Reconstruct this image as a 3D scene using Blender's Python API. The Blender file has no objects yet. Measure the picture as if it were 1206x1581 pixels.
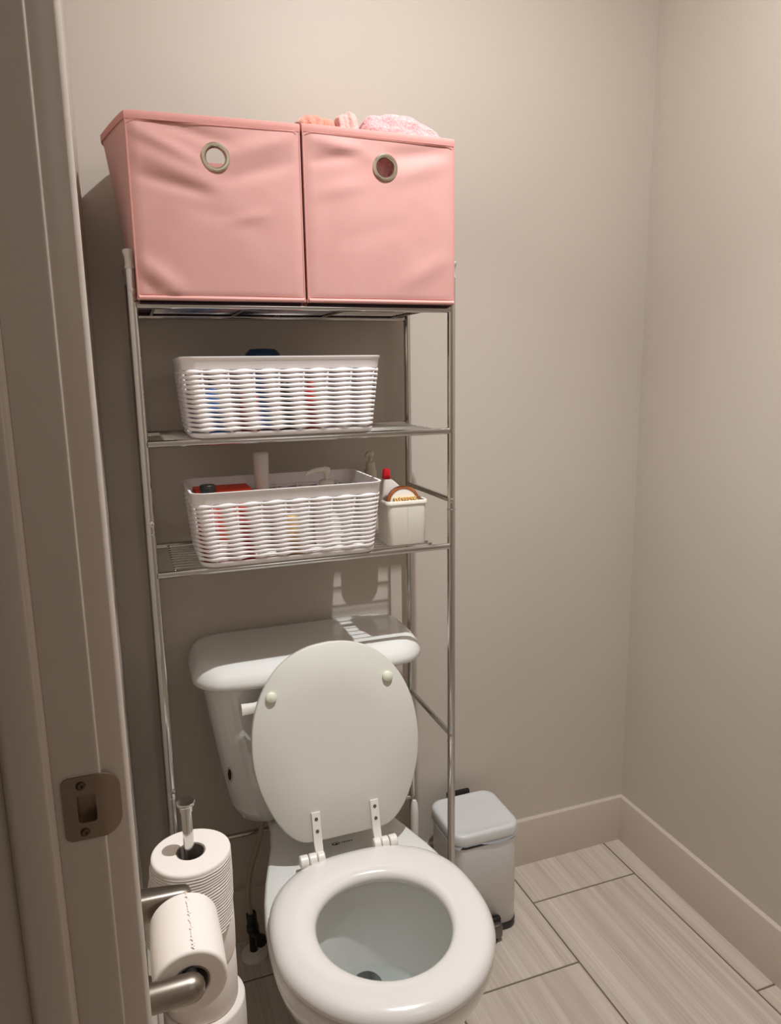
import bpy, bmesh, math, random
from mathutils import Vector, Matrix
random.seed(7)
PI = math.pi
scene = bpy.context.scene
C = scene.collection

# ------------------------------------------------------------------ camera
CAM = Vector((-1.2426, -1.5565, 1.3181)); YAW, PITCH, ROLL, FPX = 0.3458, -0.1897, -0.016, 1130.7
fw = Vector((math.sin(YAW)*math.cos(PITCH), math.cos(YAW)*math.cos(PITCH), math.sin(PITCH)))
rt = fw.cross(Vector((0, 0, 1))).normalized(); up = rt.cross(fw)
r2 = rt*math.cos(ROLL) + up*math.sin(ROLL); u2 = -rt*math.sin(ROLL) + up*math.cos(ROLL)
cd = bpy.data.cameras.new('camera'); cam = bpy.data.objects.new('camera', cd); C.objects.link(cam)
m = Matrix((r2, u2, -fw)).transposed().to_4x4(); m.translation = CAM; cam.matrix_world = m
cd.sensor_fit = 'VERTICAL'; cd.sensor_height = 24.0; cd.lens = 24.0*FPX/1581.0; cd.clip_start = 0.02
scene.camera = cam
# ------------------------------------------------------------------ world, lights, exposure
w = bpy.data.worlds.new('world'); scene.world = w; w.use_nodes = True
w.node_tree.nodes['Background'].inputs[0].default_value = (1.0, 0.97, 0.94, 1)
w.node_tree.nodes['Background'].inputs[1].default_value = 0.04
vs = scene.view_settings; vs.view_transform = 'Standard'; vs.look = 'None'; vs.gamma = 1.0
vs.use_curve_mapping = False; vs.exposure = -0.22
def area(name, loc, size, power, col, rot=(0, 0, 0)):
    l = bpy.data.lights.new(name, 'AREA'); l.shape = 'DISK'; l.size = size; l.energy = power; l.color = col
    o = bpy.data.objects.new(name, l); C.objects.link(o); o.location = loc; o.rotation_euler = rot
    return o
LX, LY, LZ = -0.68, -0.76, 2.36
LCOL = (0.96, 0.985, 1.0)
area('ceiling_lamp_light', (LX, LY, LZ), 0.024, 12.5, LCOL)
sl = bpy.data.lights.new('ceiling_lamp_beam', 'SPOT'); sl.energy = 66.0; sl.shadow_soft_size = .012; sl.color = LCOL
sl.spot_size = math.radians(96); sl.spot_blend = 1.0
so = bpy.data.objects.new('ceiling_lamp_beam', sl); C.objects.link(so); so.location = (LX, LY, LZ)
pl = bpy.data.lights.new('ceiling_lamp_glow', 'POINT'); pl.energy = 7.0; pl.shadow_soft_size = .012; pl.color = LCOL
po = bpy.data.objects.new('ceiling_lamp_glow', pl); C.objects.link(po); po.location = (LX, LY, LZ-.012)
area('front_fill_light', (-.55, -2.06, 1.95), 0.5, 1.4, LCOL, (math.radians(90), 0, 0))  # added soft fill from behind the camera, source unseen
area('hall_fill_light', (-1.95, -1.5, 2.34), 0.25, .2, LCOL)  # added faint fill from the hall side, source unseen

# ------------------------------------------------------------------ materials
def lin(c): return tuple((v/255/12.92 if v/255 <= .04045 else ((v/255+.055)/1.055)**2.4) for v in c) + (1,)
MATS = {}
def mat(name, rgb, rough=.5, metal=0., spec=.5, coat=0., bump=None, var=None, sheen=0., trans=0., sss=0., alpha=1.):
    """bump=(scale, strength, distance); var=(scale, rgb2)"""
    if name in MATS: return MATS[name]
    M = bpy.data.materials.new(name); M.use_nodes = True; nt = M.node_tree; N = nt.nodes; L = nt.links
    b = N['Principled BSDF']; I = b.inputs
    I['Base Color'].default_value = lin(rgb); I['Roughness'].default_value = rough; I['Metallic'].default_value = metal
    I['Specular IOR Level'].default_value = spec; I['Coat Weight'].default_value = coat; I['Coat Roughness'].default_value = .06
    I['Sheen Weight'].default_value = sheen; I['Transmission Weight'].default_value = trans; I['Alpha'].default_value = alpha
    if sss: I['Subsurface Weight'].default_value = sss; I['Subsurface Radius'].default_value = (.01, .008, .006)
    tc = N.new('ShaderNodeTexCoord')
    if var:
        n = N.new('ShaderNodeTexNoise'); n.inputs['Scale'].default_value = var[0]; n.inputs['Detail'].default_value = 4
        L.new(tc.outputs['Object'], n.inputs['Vector'])
        mx = N.new('ShaderNodeMix'); mx.data_type = 'RGBA'; mx.inputs[6].default_value = lin(rgb); mx.inputs[7].default_value = lin(var[1])
        rr = N.new('ShaderNodeMapRange'); rr.inputs[1].default_value = .35; rr.inputs[2].default_value = .65
        L.new(n.outputs['Fac'], rr.inputs[0]); L.new(rr.outputs[0], mx.inputs[0]); L.new(mx.outputs[2], I['Base Color'])
    if bump:
        n = N.new('ShaderNodeTexNoise'); n.inputs['Scale'].default_value = bump[0]; n.inputs['Detail'].default_value = 3
        L.new(tc.outputs['Object'], n.inputs['Vector'])
        bp = N.new('ShaderNodeBump'); bp.inputs['Strength'].default_value = bump[1]; bp.inputs['Distance'].default_value = bump[2]
        L.new(n.outputs['Fac'], bp.inputs['Height']); L.new(bp.outputs[0], I['Normal'])
    MATS[name] = M
    return M

WALL = mat('wall_paint', (203, 192, 180), .55, spec=.35, bump=(9, .12, .01), var=(1.3, (199, 188, 176)))
TRIM = mat('trim_paint', (198, 185, 174), .36, spec=.45, bump=(26, .22, .004))
BASEB = mat('baseboard_paint', (200, 186, 172), .45, bump=(10, .06, .005))
CEIL = mat('ceiling_paint', (228, 222, 212), .8)
GROUT = mat('grout', (112, 97, 84), .9)
CHROME = mat('chrome', (205, 203, 200), .12, 1.0)
CHROMED = mat('chrome_wire', (190, 187, 183), .2, 1.0)
NICKEL = mat('brushed_nickel', (150, 141, 130), .33, 1.0)
BRONZE = mat('strike_metal', (150, 133, 117), .42, 1.0, bump=(60, .1, .002))
SILVERP = mat('silver_plastic', (200, 193, 186), .35, .3)
PINK = mat('pink_fabric', (196, 145, 138), .72, sheen=.15, bump=(420, .12, .001), var=(16, (192, 140, 133)))
PINKB = mat('pink_binding', (196, 137, 129), .8, bump=(500, .2, .001))
PINKP = mat('pink_piping', (212, 154, 146), .6)
STITCH = mat('stitch_thread', (196, 122, 112), .9)
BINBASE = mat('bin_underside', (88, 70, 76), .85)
PORC = mat('porcelain', (230, 228, 223), .1, coat=.6)
SEATM = mat('seat_enamel', (230, 224, 219), .2, coat=.5)
LIDM = mat('lid_enamel', (214, 211, 201), .42)
HINGEM = mat('hinge_plastic', (236, 230, 222), .35)
BUMPM = mat('bumper_rubber', (226, 228, 208), .4, sss=.2)
SCREWM = mat('grey_screw', (120, 117, 110), .35, .8)
BASK = mat('basket_plastic', (240, 233, 232), .42)
CADDY = mat('caddy_plastic', (236, 229, 217), .45)
PAPER = mat('toilet_paper', (240, 230, 222), .95, spec=.1, bump=(90, .12, .002))
PAPERT = mat('toilet_paper_tube', (134, 122, 116), .9)
BLACKP = mat('black_plastic', (18, 17, 17), .4)
BINW = mat('bin_white_metal', (226, 224, 224), .3, coat=.2)
BINLID = mat('bin_lid_plastic', (210, 209, 206), .35)
LINER = mat('liner_bag', (200, 204, 214), .35, alpha=.75)
PEDALM = mat('pedal_steel', (120, 116, 112), .3, .9)
EMBLEM = mat('emblem_print', (30, 26, 22), .5)
HOSE = mat('supply_hose', (176, 160, 138), .45, .3)
DARK = mat('dark_recess', (40, 30, 24), .8)

def streak_mat():
    M = bpy.data.materials.new('tile_ceramic'); M.use_nodes = True; N = M.node_tree.nodes; L = M.node_tree.links
    b = N['Principled BSDF']; b.inputs['Roughness'].default_value = .45
    g = N.new('ShaderNodeNewGeometry'); oi = N.new('ShaderNodeObjectInfo')
    mp = N.new('ShaderNodeMapping'); mp.inputs['Scale'].default_value = (260, 2.4, 1)
    ad = N.new('ShaderNodeVectorMath'); ad.operation = 'MULTIPLY_ADD'
    L.new(oi.outputs['Random'], ad.inputs[0]); ad.inputs[1].default_value = (3, 9, 0); L.new(g.outputs['Position'], ad.inputs[2])
    L.new(ad.outputs[0], mp.inputs['Vector'])
    n = N.new('ShaderNodeTexNoise'); n.inputs['Scale'].default_value = 1; n.inputs['Detail'].default_value = 5; n.inputs['Roughness'].default_value = .6
    L.new(mp.outputs[0], n.inputs['Vector'])
    mp2 = N.new('ShaderNodeMapping'); mp2.inputs['Scale'].default_value = (40, .9, 1); L.new(ad.outputs[0], mp2.inputs['Vector'])
    n2 = N.new('ShaderNodeTexNoise'); n2.inputs['Scale'].default_value = 1; n2.inputs['Detail'].default_value = 2; L.new(mp2.outputs[0], n2.inputs['Vector'])
    ma = N.new('ShaderNodeMath'); ma.operation = 'ADD'; L.new(n.outputs['Fac'], ma.inputs[0]); L.new(n2.outputs['Fac'], ma.inputs[1])
    cr = N.new('ShaderNodeValToRGB'); e = cr.color_ramp.elements
    hf = N.new('ShaderNodeMath'); hf.operation = 'MULTIPLY'; hf.inputs[1].default_value = .5; L.new(ma.outputs[0], hf.inputs[0])
    e[0].position = .34; e[0].color = lin((176, 160, 145)); e[1].position = .66; e[1].color = lin((214, 201, 188))
    L.new(hf.outputs[0], cr.inputs[0]); L.new(cr.outputs[0], b.inputs['Base Color'])
    bp = N.new('ShaderNodeBump'); bp.inputs['Strength'].default_value = .15; bp.inputs['Distance'].default_value = .002
    L.new(n.outputs['Fac'], bp.inputs['Height']); L.new(bp.outputs[0], b.inputs['Normal'])
    return M
TILE = streak_mat()
def water_mat():
    M = bpy.data.materials.new('water'); M.use_nodes = True; N = M.node_tree.nodes; L = M.node_tree.links
    N.remove(N['Principled BSDF']); o = N['Material Output']
    t = N.new('ShaderNodeBsdfTransparent'); t.inputs[0].default_value = (.93, .975, .98, 1)
    g = N.new('ShaderNodeBsdfGlossy'); g.inputs['Roughness'].default_value = .02
    f = N.new('ShaderNodeFresnel'); f.inputs[0].default_value = 1.33
    mx = N.new('ShaderNodeMixShader'); L.new(f.outputs[0], mx.inputs[0]); L.new(t.outputs[0], mx.inputs[1]); L.new(g.outputs[0], mx.inputs[2])
    L.new(mx.outputs[0], o.inputs[0]); return M
WATER = water_mat()
def terry(name, a, b):
    return mat(name, a, .95, spec=.1, sheen=.5, bump=(260, .8, .003), var=(300, b))
TERRYP = terry('terry_pink', (238, 182, 180), (212, 146, 148))
TERRYO = terry('terry_peach', (230, 156, 136), (220, 142, 122))

# ------------------------------------------------------------------ mesh helpers
def V(*a): return Vector(a)
def link(name, me, material, parent=None, smooth=True, ang=35):
    if material: me.materials.clear(); me.materials.append(material)
    if smooth:
        me.polygons.foreach_set('use_smooth', [True]*len(me.polygons)); me.set_sharp_from_angle(angle=math.radians(ang))
    o = bpy.data.objects.new(name, me); C.objects.link(o); o.parent = parent
    return o
def obj(name, bm, material, parent=None, smooth=True, ang=35, recalc=True):
    if recalc: bmesh.ops.recalc_face_normals(bm, faces=bm.faces[:])
    me = bpy.data.meshes.new(name); bm.to_mesh(me); bm.free()
    return link(name, me, material, parent, smooth, ang)
def BM(): return bmesh.new()
def box(bm, x0, x1, y0, y1, z0, z1, bev=0., seg=2):
    r = bmesh.ops.create_cube(bm, size=1); vs_ = r['verts']
    for v in vs_: v.co = V(x0+(x1-x0)*(v.co.x+.5), y0+(y1-y0)*(v.co.y+.5), z0+(z1-z0)*(v.co.z+.5))
    if bev:
        es = {e for v in vs_ for e in v.link_edges}
        bmesh.ops.bevel(bm, geom=list(es), offset=bev, segments=seg, profile=.5, affect='EDGES')
def loft(bm, rings, cap0=False, cap1=False, closed=True):
    R = [[bm.verts.new(p) for p in r] for r in rings]; n = len(R[0])
    for a, b in zip(R, R[1:]):
        for i in range(n if closed else n-1):
            j = (i+1) % n
            try: bm.faces.new((a[i], a[j], b[j], b[i]))
            except ValueError: pass
    if cap0: bm.faces.new(list(reversed(R[0])))
    if cap1: bm.faces.new(R[-1])
    return R
def circ(c, ax1, ax2, r, n): return [c + ax1*(r*math.cos(2*PI*i/n)) + ax2*(r*math.sin(2*PI*i/n)) for i in range(n)]
def frame(d):
    d = d.normalized(); a = V(0, 0, 1) if abs(d.z) < .9 else V(1, 0, 0)
    u = d.cross(a).normalized(); return u, d.cross(u).normalized()
def tube(bm, pts, r, n=12, caps=True):
    pts = [Vector(p) for p in pts]; rr = r if isinstance(r, (list, tuple)) else [r]*len(pts)
    rings = []; u, v = frame(pts[1]-pts[0])
    for i, p in enumerate(pts):
        d = (pts[min(i+1, len(pts)-1)] - pts[max(i-1, 0)]).normalized()
        u = (u - d*u.dot(d)).normalized(); v = d.cross(u)
        rings.append(circ(p, u, v, rr[i], n))
    loft(bm, rings, caps, caps)
def smoothpath(pts, k=6):
    P = [Vector(p) for p in pts]; P = [P[0]*2-P[1]] + P + [P[-1]*2-P[-2]]; out = []
    for i in range(1, len(P)-2):
        a, b, c, d = P[i-1:i+3]
        for j in range(k):
            t = j/k; out.append(.5*((2*b)+(c-a)*t+(2*a-5*b+4*c-d)*t*t+(-a+3*b-3*c+d)*t**3))
    out.append(P[-2]); return out
def lathe(bm, prof, c=(0, 0, 0), d=(0, 0, 1), n=24, cap0=False, cap1=False):
    c = Vector(c); d = Vector(d).normalized(); u, v = frame(d)
    loft(bm, [circ(c+d*h, u, v, max(r, 1e-5), n) for r, h in prof], cap0, cap1)
def rrect(cx, cy, hx, hy, r, z, k=4):
    out = []
    for qx, qy, a0 in ((1, 1, 0), (-1, 1, PI/2), (-1, -1, PI), (1, -1, 1.5*PI)):
        for i in range(k+1):
            a = a0 + PI/2*i/k; out.append(V(cx+qx*(hx-r)+r*math.cos(a), cy+qy*(hy-r)+r*math.sin(a), z))
    return out
def thing(name, label, cat, loc=(0, 0, 0), group=None):
    o = bpy.data.objects.new(name, None); C.objects.link(o); o.location = loc; o.empty_display_size = .05
    return tag(o, label, cat, group)
def tag(o, label, cat, group=None):
    o['label'] = label; o['category'] = cat
    if group: o['group'] = group
    return o
def struct(o): o['kind'] = 'structure'; return o
def sbox(name, dims, material, parent=None, bev=0.):
    bm = BM(); box(bm, *dims, bev=bev, seg=4 if bev > .005 else 2); return obj(name, bm, material, parent)
def S(name, dims, material, bev=0.): return struct(sbox(name, dims, material, None, bev))

# ------------------------------------------------------------------ room shell
JY = -.95                                            # face of the door jamb
XL, YF, ZC, T = -1.283, -2.15, 2.44, .012
HX = -2.5                                            # far hall wall
S('wall_back', (HX-.1, .1, 0, .1, -.1, ZC), WALL)
S('wall_right', (0, .1, YF-.1, 0, -.1, ZC), WALL)
S('wall_front', (HX-.1, 0, YF-.1, YF, -.1, ZC), WALL)
bm = BM()
box(bm, XL-.115, XL, JY+.018, 0, -.05, ZC); box(bm, XL-.115, XL, YF, -1.735, -.05, ZC); box(bm, XL-.115, XL, -1.735, -.965, 2.055, ZC)
struct(obj('wall_left', bm, WALL, smooth=False))
S('wall_hall', (HX-.1, HX, YF, 0, -.1, ZC), WALL)
S('ceiling', (HX-.1, .1, YF-.1, .1, ZC, ZC+.1), CEIL)
fl = S('floor', (HX-.1, .1, YF-.1, .1, -.1, -.0015), GROUT)
# floor tiles: columns run along y, 12 x 24 inch, offset joints
XA = -T - .0496; TW, TL, G = .304, .609, .0042
cols = [(XA, .002)] ; x = XA - G
cols = [(XA+G/2, XA+G/2+TW, -.5493)]
starts = {0: -.1463, 1: -.3459, 2: -.5455, 3: -.1310, 4: -.3306, 5: -.5302}
for i in range(6):
    x1 = XA - G/2 - i*(TW+G); cols.append((x1-TW, x1, starts[i]))
tile_cache = {}
for x0, x1, yj in cols:
    x1c = min(x1, 0.0); x0c = max(x0, HX)
    y = yj
    while y + G/2 < 0: y += TL+G
    while y > YF:
        a, b = max(y-TL-G/2, YF), min(y-G/2, 0.0)
        y -= TL+G
        if b-a < .01: continue
        key = (round(x1c-x0c, 4), round(b-a, 4))
        if key not in tile_cache:
            bm = BM(); box(bm, 0, x1c-x0c, 0, b-a, -.009, 0, bev=.0012, seg=1)
            bmesh.ops.recalc_face_normals(bm, faces=bm.faces[:]); me = bpy.data.meshes.new('tile'); bm.to_mesh(me); bm.free()
            me.materials.append(TILE); tile_cache[key] = me
        o = bpy.data.objects.new('tile', tile_cache[key]); C.objects.link(o); o.location = (x0c, a, 0); o.parent = fl
def baseb(name, a, b, nrm):
    """profiled baseboard from a to b, nrm into the room"""
    a = Vector(a); b = Vector(b); n_ = Vector(nrm); h = .132
    prof = [(-.002, 0), (T, 0), (T, h-.0020), (T-.0006, h-.0006), (T-.0020, h), (-.002, h)]
    bm = BM(); loft(bm, [[p+n_*q+V(0, 0, z) for q, z in prof] for p in (a, b)], True, True)
    return struct(obj(name, bm, BASEB, ang=50))
baseb('baseboard_back', (XL, 0, 0), (0, 0, 0), (0, -1, 0))
baseb('baseboard_right', (0, -T, 0), (0, YF, 0), (-1, 0, 0))
baseb('baseboard_left', (XL, -T, 0), (XL, -.888, 0), (1, 0, 0))
# door frame on the left
jamb = struct(sbox('trim_1', (XL-.115, XL, JY, JY+.018, 0, 2.04), TRIM, bev=.0025))
def carve(o, bm):
    bmesh.ops.recalc_face_normals(bm, faces=bm.faces[:]); me = bpy.data.meshes.new('cut'); bm.to_mesh(me); bm.free()
    c = bpy.data.objects.new('cut', me); C.objects.link(c)
    md = o.modifiers.new('cut', 'BOOLEAN'); md.object = c; md.operation = 'DIFFERENCE'; md.solver = 'EXACT'
    bpy.context.view_layer.update(); dg = bpy.context.evaluated_depsgraph_get()
    new = bpy.data.meshes.new_from_object(o.evaluated_get(dg)); o.modifiers.clear(); o.data = new
    new.polygons.foreach_set('use_smooth', [True]*len(new.polygons)); new.set_sharp_from_angle(angle=math.radians(50))
    bpy.data.objects.remove(c)
bm = BM(); box(bm, XL-.0210, XL-.0055, JY-.01, JY+.014, .9530, .9795); carve(jamb, bm)
sbox('door_stop', (XL-.072, XL-.0365, JY-.011, JY+.002, 0, 2.04), TRIM, jamb, bev=.0072)
bm = BM()                                             # room-side casing with eased edges
prof = [(XL-.0005, JY+.004), (XL+.0175, JY+.006), (XL+.0215, JY+.010), (XL+.0215, JY+.016), (XL+.015, JY+.030), (XL+.012, JY+.060), (XL+.008, JY+.064), (XL-.0005, JY+.064)]
loft(bm, [[V(x, y, z) for x, y in prof] for z in (0, 2.10)], True, True)
obj('casing', bm, TRIM, jamb, ang=60)
bm = BM(); prof = [(XL-.115, JY+.004), (XL-.13, JY+.006), (XL-.132, JY+.012), (XL-.128, JY+.064), (XL-.115, JY+.064)]
loft(bm, [[V(x, y, z) for x, y in prof] for z in (0, 2.10)], True, True); obj('casing', bm, TRIM, jamb, ang=60)
head = struct(sbox('trim_2', (XL-.115, XL, -1.735, JY, 2.04, 2.058), TRIM))
hj = struct(sbox('trim_3', (XL-.115, XL, -1.737, -1.72, 0, 2.04), TRIM))
# strike plate with a real latch opening and a lip that wraps the edge
sp_c = (XL-.0165, .9665)
bm = BM()
n = 40; ys = JY-.0016
def sp_outer():
    pts = []
    x0, x1, z0, z1, r = XL-.0315, XL+.0135, .938, .995, .006
    for cx_, cz_, a0, rr in ((x1-.016, z1-.016, 0, .016), (x0+r, z1-r, PI/2, r), (x0+r, z0+r, PI, r), (x1-.016, z0+.016, 1.5*PI, .016)):
        for i in range(10):
            a = a0 + PI/2*i/9; pts.append((cx_+rr*math.cos(a), cz_+rr*math.sin(a)))
    return pts
def sp_inner():
    pts = []
    x0, x1, z0, z1, r = XL-.0205, XL-.0060, .9535, .9790, .003
    for cx_, cz_, a0 in ((x1-r, z1-r, 0), (x0+r, z1-r, PI/2), (x0+r, z0+r, PI), (x1-r, z0+r, 1.5*PI)):
        for i in range(10):
            a = a0 + PI/2*i/9; pts.append((cx_+r*math.cos(a), cz_+r*math.sin(a)))
    return pts
def lip(x): return max(0, x-(XL-.001))**1.6*3.2
O_, I_ = sp_outer(), sp_inner()
def mix(k): return [((1-k)*o[0]+k*i[0], (1-k)*o[1]+k*i[1]) for o, i in zip(O_, I_)]
rings = [[V(x, ys+lip(x)+.0016, z) for x, z in O_]]
for k in (0, .2, .4, .6, .8, 1): rings.append([V(x, ys+lip(x), z) for x, z in mix(k)])
rings.append([V(x, ys+.006, z) for x, z in I_])
rings.append([V(x, ys+.012, z) for x, z in I_])
loft(bm, rings, False, True)
plate = obj('strike_plate', bm, BRONZE, jamb, ang=40); plate['label'] = 'brown metal strike plate with latch hole'
for x, z in ((XL-.0165, .9870), (XL-.0165, .9450)):
    bm = BM(); lathe(bm, [(.0039, 0), (.0036, .0010), (.0022, .0016), (.0008, .0012), (.00001, .0004)], (x, ys, z), (0, -1, 0), 16)
    obj('screw', bm, mat('dark_screw', (96, 80, 66), .3, 1.), plate)

# ------------------------------------------------------------------ ceiling lamp (above the frame)
t = thing('ceiling_lamp', 'small round ceiling lamp mounted above the toilet, out of frame', 'lamp', (LX, LY, ZC))
bm = BM(); lathe(bm, [(.075, 0), (.075, -.02), (.06, -.03), (.06, -.068), (.052, -.068), (.052, -.03), (.0001, -.03)], n=28); obj('housing', bm, mat('lamp_white', (235, 232, 226), .5), t)

t = thing('front_fill_lamp', 'unseen long bar fill lamp added on the wall behind the camera', 'lamp', (-.55, YF, 1.95))  # bar fixture added to go with the front fill light
bm = BM(); box(bm, -.28, .28, 0, .02, -.05, .05, bev=.004); obj('back_plate', bm, NICKEL, t)
for x in (-.19, 0, .19):
    bm = BM(); lathe(bm, [(.012, .02), (.014, .035), (.045, .040), (.050, .060), (.046, .072), (.0001, .076)], (x, 0, 0), (0, 1, 0), 24); obj('shade', bm, MATS['lamp_white'], t)
t = thing('hall_fill_lamp', 'unseen round fill lamp added on the hall ceiling outside the door', 'lamp', (-1.95, -1.5, ZC))  # housing added to go with the hall fill light
bm = BM(); lathe(bm, [(.15, 0), (.15, -.03), (.13, -.06), (.09, -.08), (.0001, -.085)], n=32); obj('housing', bm, MATS['lamp_white'], t)

# ------------------------------------------------------------------ rack over the toilet
RXL, RXR, RYF, RYB = -1.2135, -.6501, -.2646, -.035
Z1, Z2, Z3 = .9766, 1.2041, 1.4296
rack = thing('storage_rack', 'tall chrome wire shelf rack standing over the white toilet', 'rack', ((RXL+RXR)/2, (RYF+RYB)/2, 0))
RO = V(-(RXL+RXR)/2, -(RYF+RYB)/2, 0)
def rk(name, bm, mt, parent=None):
    bm.transform(Matrix.Translation(RO)); return obj(name, bm, mt, parent or rack)
for x in (RXL, RXR):
    for y in (RYF, RYB):
        sx = 1 if x < -.9 else -1
        bm = BM(); tube(bm, [(x, y, .012), (x, y, .30), (x, y, .565), (x, y, 1.05), (x, y, 1.0502), (x, y, 1.45), (x, y, 1.490)], [.0078, .0078, .0078, .0078, .0074, .0074, .0074], 16)
        lg = rk('leg', bm, CHROME)
        bm = BM(); lathe(bm, [(.0082, 0), (.0080, .004), (.0072, .006), (.0074, .016), (.0092, .022), (.0100, .0235), (.0100, .0275), (.0085, .0295), (.0001, .0298)], (x, y, 1.486), n=16)
        rk('end_cap', bm, SILVERP, lg)
        bm = BM(); lathe(bm, [(.0085, 0), (.0095, .004), (.0095, .012), (.0085, .014)], (x, y, 0), n=16, cap0=True); rk('foot', bm, BLACKP, lg)
        for z in (.5705, 1.0687, 1.452):
            bm = BM(); lathe(bm, [(.0048, 0), (.0046, .0022), (.0030, .0034), (.0001, .0036)], (x+sx*.002, y-.0064, z), (sx*.25, -1, 0), 12); rk('rivet', bm, CHROME, lg)
        if y == RYF:
            bm = BM(); lathe(bm, [(.0079, -.0012), (.0085, -.0006), (.0085, .0006), (.0079, .0012)], (x, y, 1.05), n=16); rk('collar', bm, CHROME, lg)
            bm = BM(); lathe(bm, [(.0079, -.0012), (.0085, -.0006), (.0085, .0006), (.0079, .0012)], (x, y, .555), n=16); rk('collar', bm, CHROME, lg)
    for z in (.5705, 1.0687):
        bm = BM(); tube(bm, [(x, RYF, z), (x, RYB, z)], .0058, 12); rk('side_bar', bm, CHROME)
bm = BM(); tube(bm, [(RXL, RYB, .294), (RXR, RYB, .294)], .0058, 12); rk('back_bar', bm, CHROME)
for z in (Z1, Z2, Z3):
    bm = BM(); tube(bm, [(RXL+.006, RYF-.002, z), (RXR-.006, RYF-.002, z)], .0062, 12)
    tube(bm, [(RXL+.006, RYB+.002, z), (RXR-.006, RYB+.002, z)], .0062, 12)
    sh = rk('shelf', bm, CHROME)
    for cx_ in (RXL+.036, RXL+.19, RXR-.19, RXR-.036):
        bm = BM(); tube(bm, [(cx_, RYF, z+.001), (cx_, RYB, z+.001)], .0024, 8); rk('cross_bar', bm, CHROMED, sh)
    for k in range(11):
        y = RYF + .019 + k*(RYB-RYF-.038)/10
        bm = BM(); tube(bm, [(RXL+.034, y, z+.0045), (RXR-.034, y, z+.0045)], .0015, 6); rk('wire', bm, CHROMED, sh)

# ------------------------------------------------------------------ pink fabric bins
def gauss(x, s): return math.exp(-(x/s)**2)
def seg_ridge(u, v, a, b, wdt):
    a = Vector(a); b = Vector(b); p = Vector((u, v)); d = b-a; L2 = d.length_squared
    t_ = max(0, min(1, (p-a).dot(d)/L2)); q = (p-(a+d*t_)).length
    return gauss(q, wdt)*math.sin(PI*min(max(t_, .02), .98))**.5
def fold_left(u, v):       # u 0..1 across, v 0..1 up; metres of bulge toward the room
    f = .0050*gauss(u-.5, .5)*gauss(v-.5, .5)
    for a, b, wd, am in (((0, .93), (.42, .74), .035, .0055), ((.02, .80), (.5, .63), .05, .0050), ((.05, .99), (.6, .86), .03, -.0045),
                         ((0.02, .68), (.45, .585), .03, -.0040), ((.55, .80), (.98, .93), .05, .0045), ((.5, .66), (.98, .80), .04, -.003),
                         ((.02, .22), (.26, .03), .05, .0055), ((.02, .12), (.12, .02), .025, -.003), ((.5, .43), (.82, .50), .03, .0018), ((.3, .52), (.75, .40), .05, -.0015)):
        f += am*seg_ridge(u, v, a, b, wd)
    return f
def fold_right(u, v):
    f = .0035*gauss(u-.5, .5)*gauss(v-.5, .5)
    for a, b, wd, am in (((.03, .93), (.45, .86), .04, .0050), ((.03, .80), (.42, .88), .03, -.0035), ((.5, .86), (.97, .93), .04, -.0040), ((.55, .74), (.95, .86), .05, .0030),
                         ((.6, .1), (.98, .30), .06, .0025), ((.05, .62), (.4, .70), .04, .0018), ((.2, .35), (.7, .5), .06, -.0012)):
        f += am*seg_ridge(u, v, a, b, wd)
    return f
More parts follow.
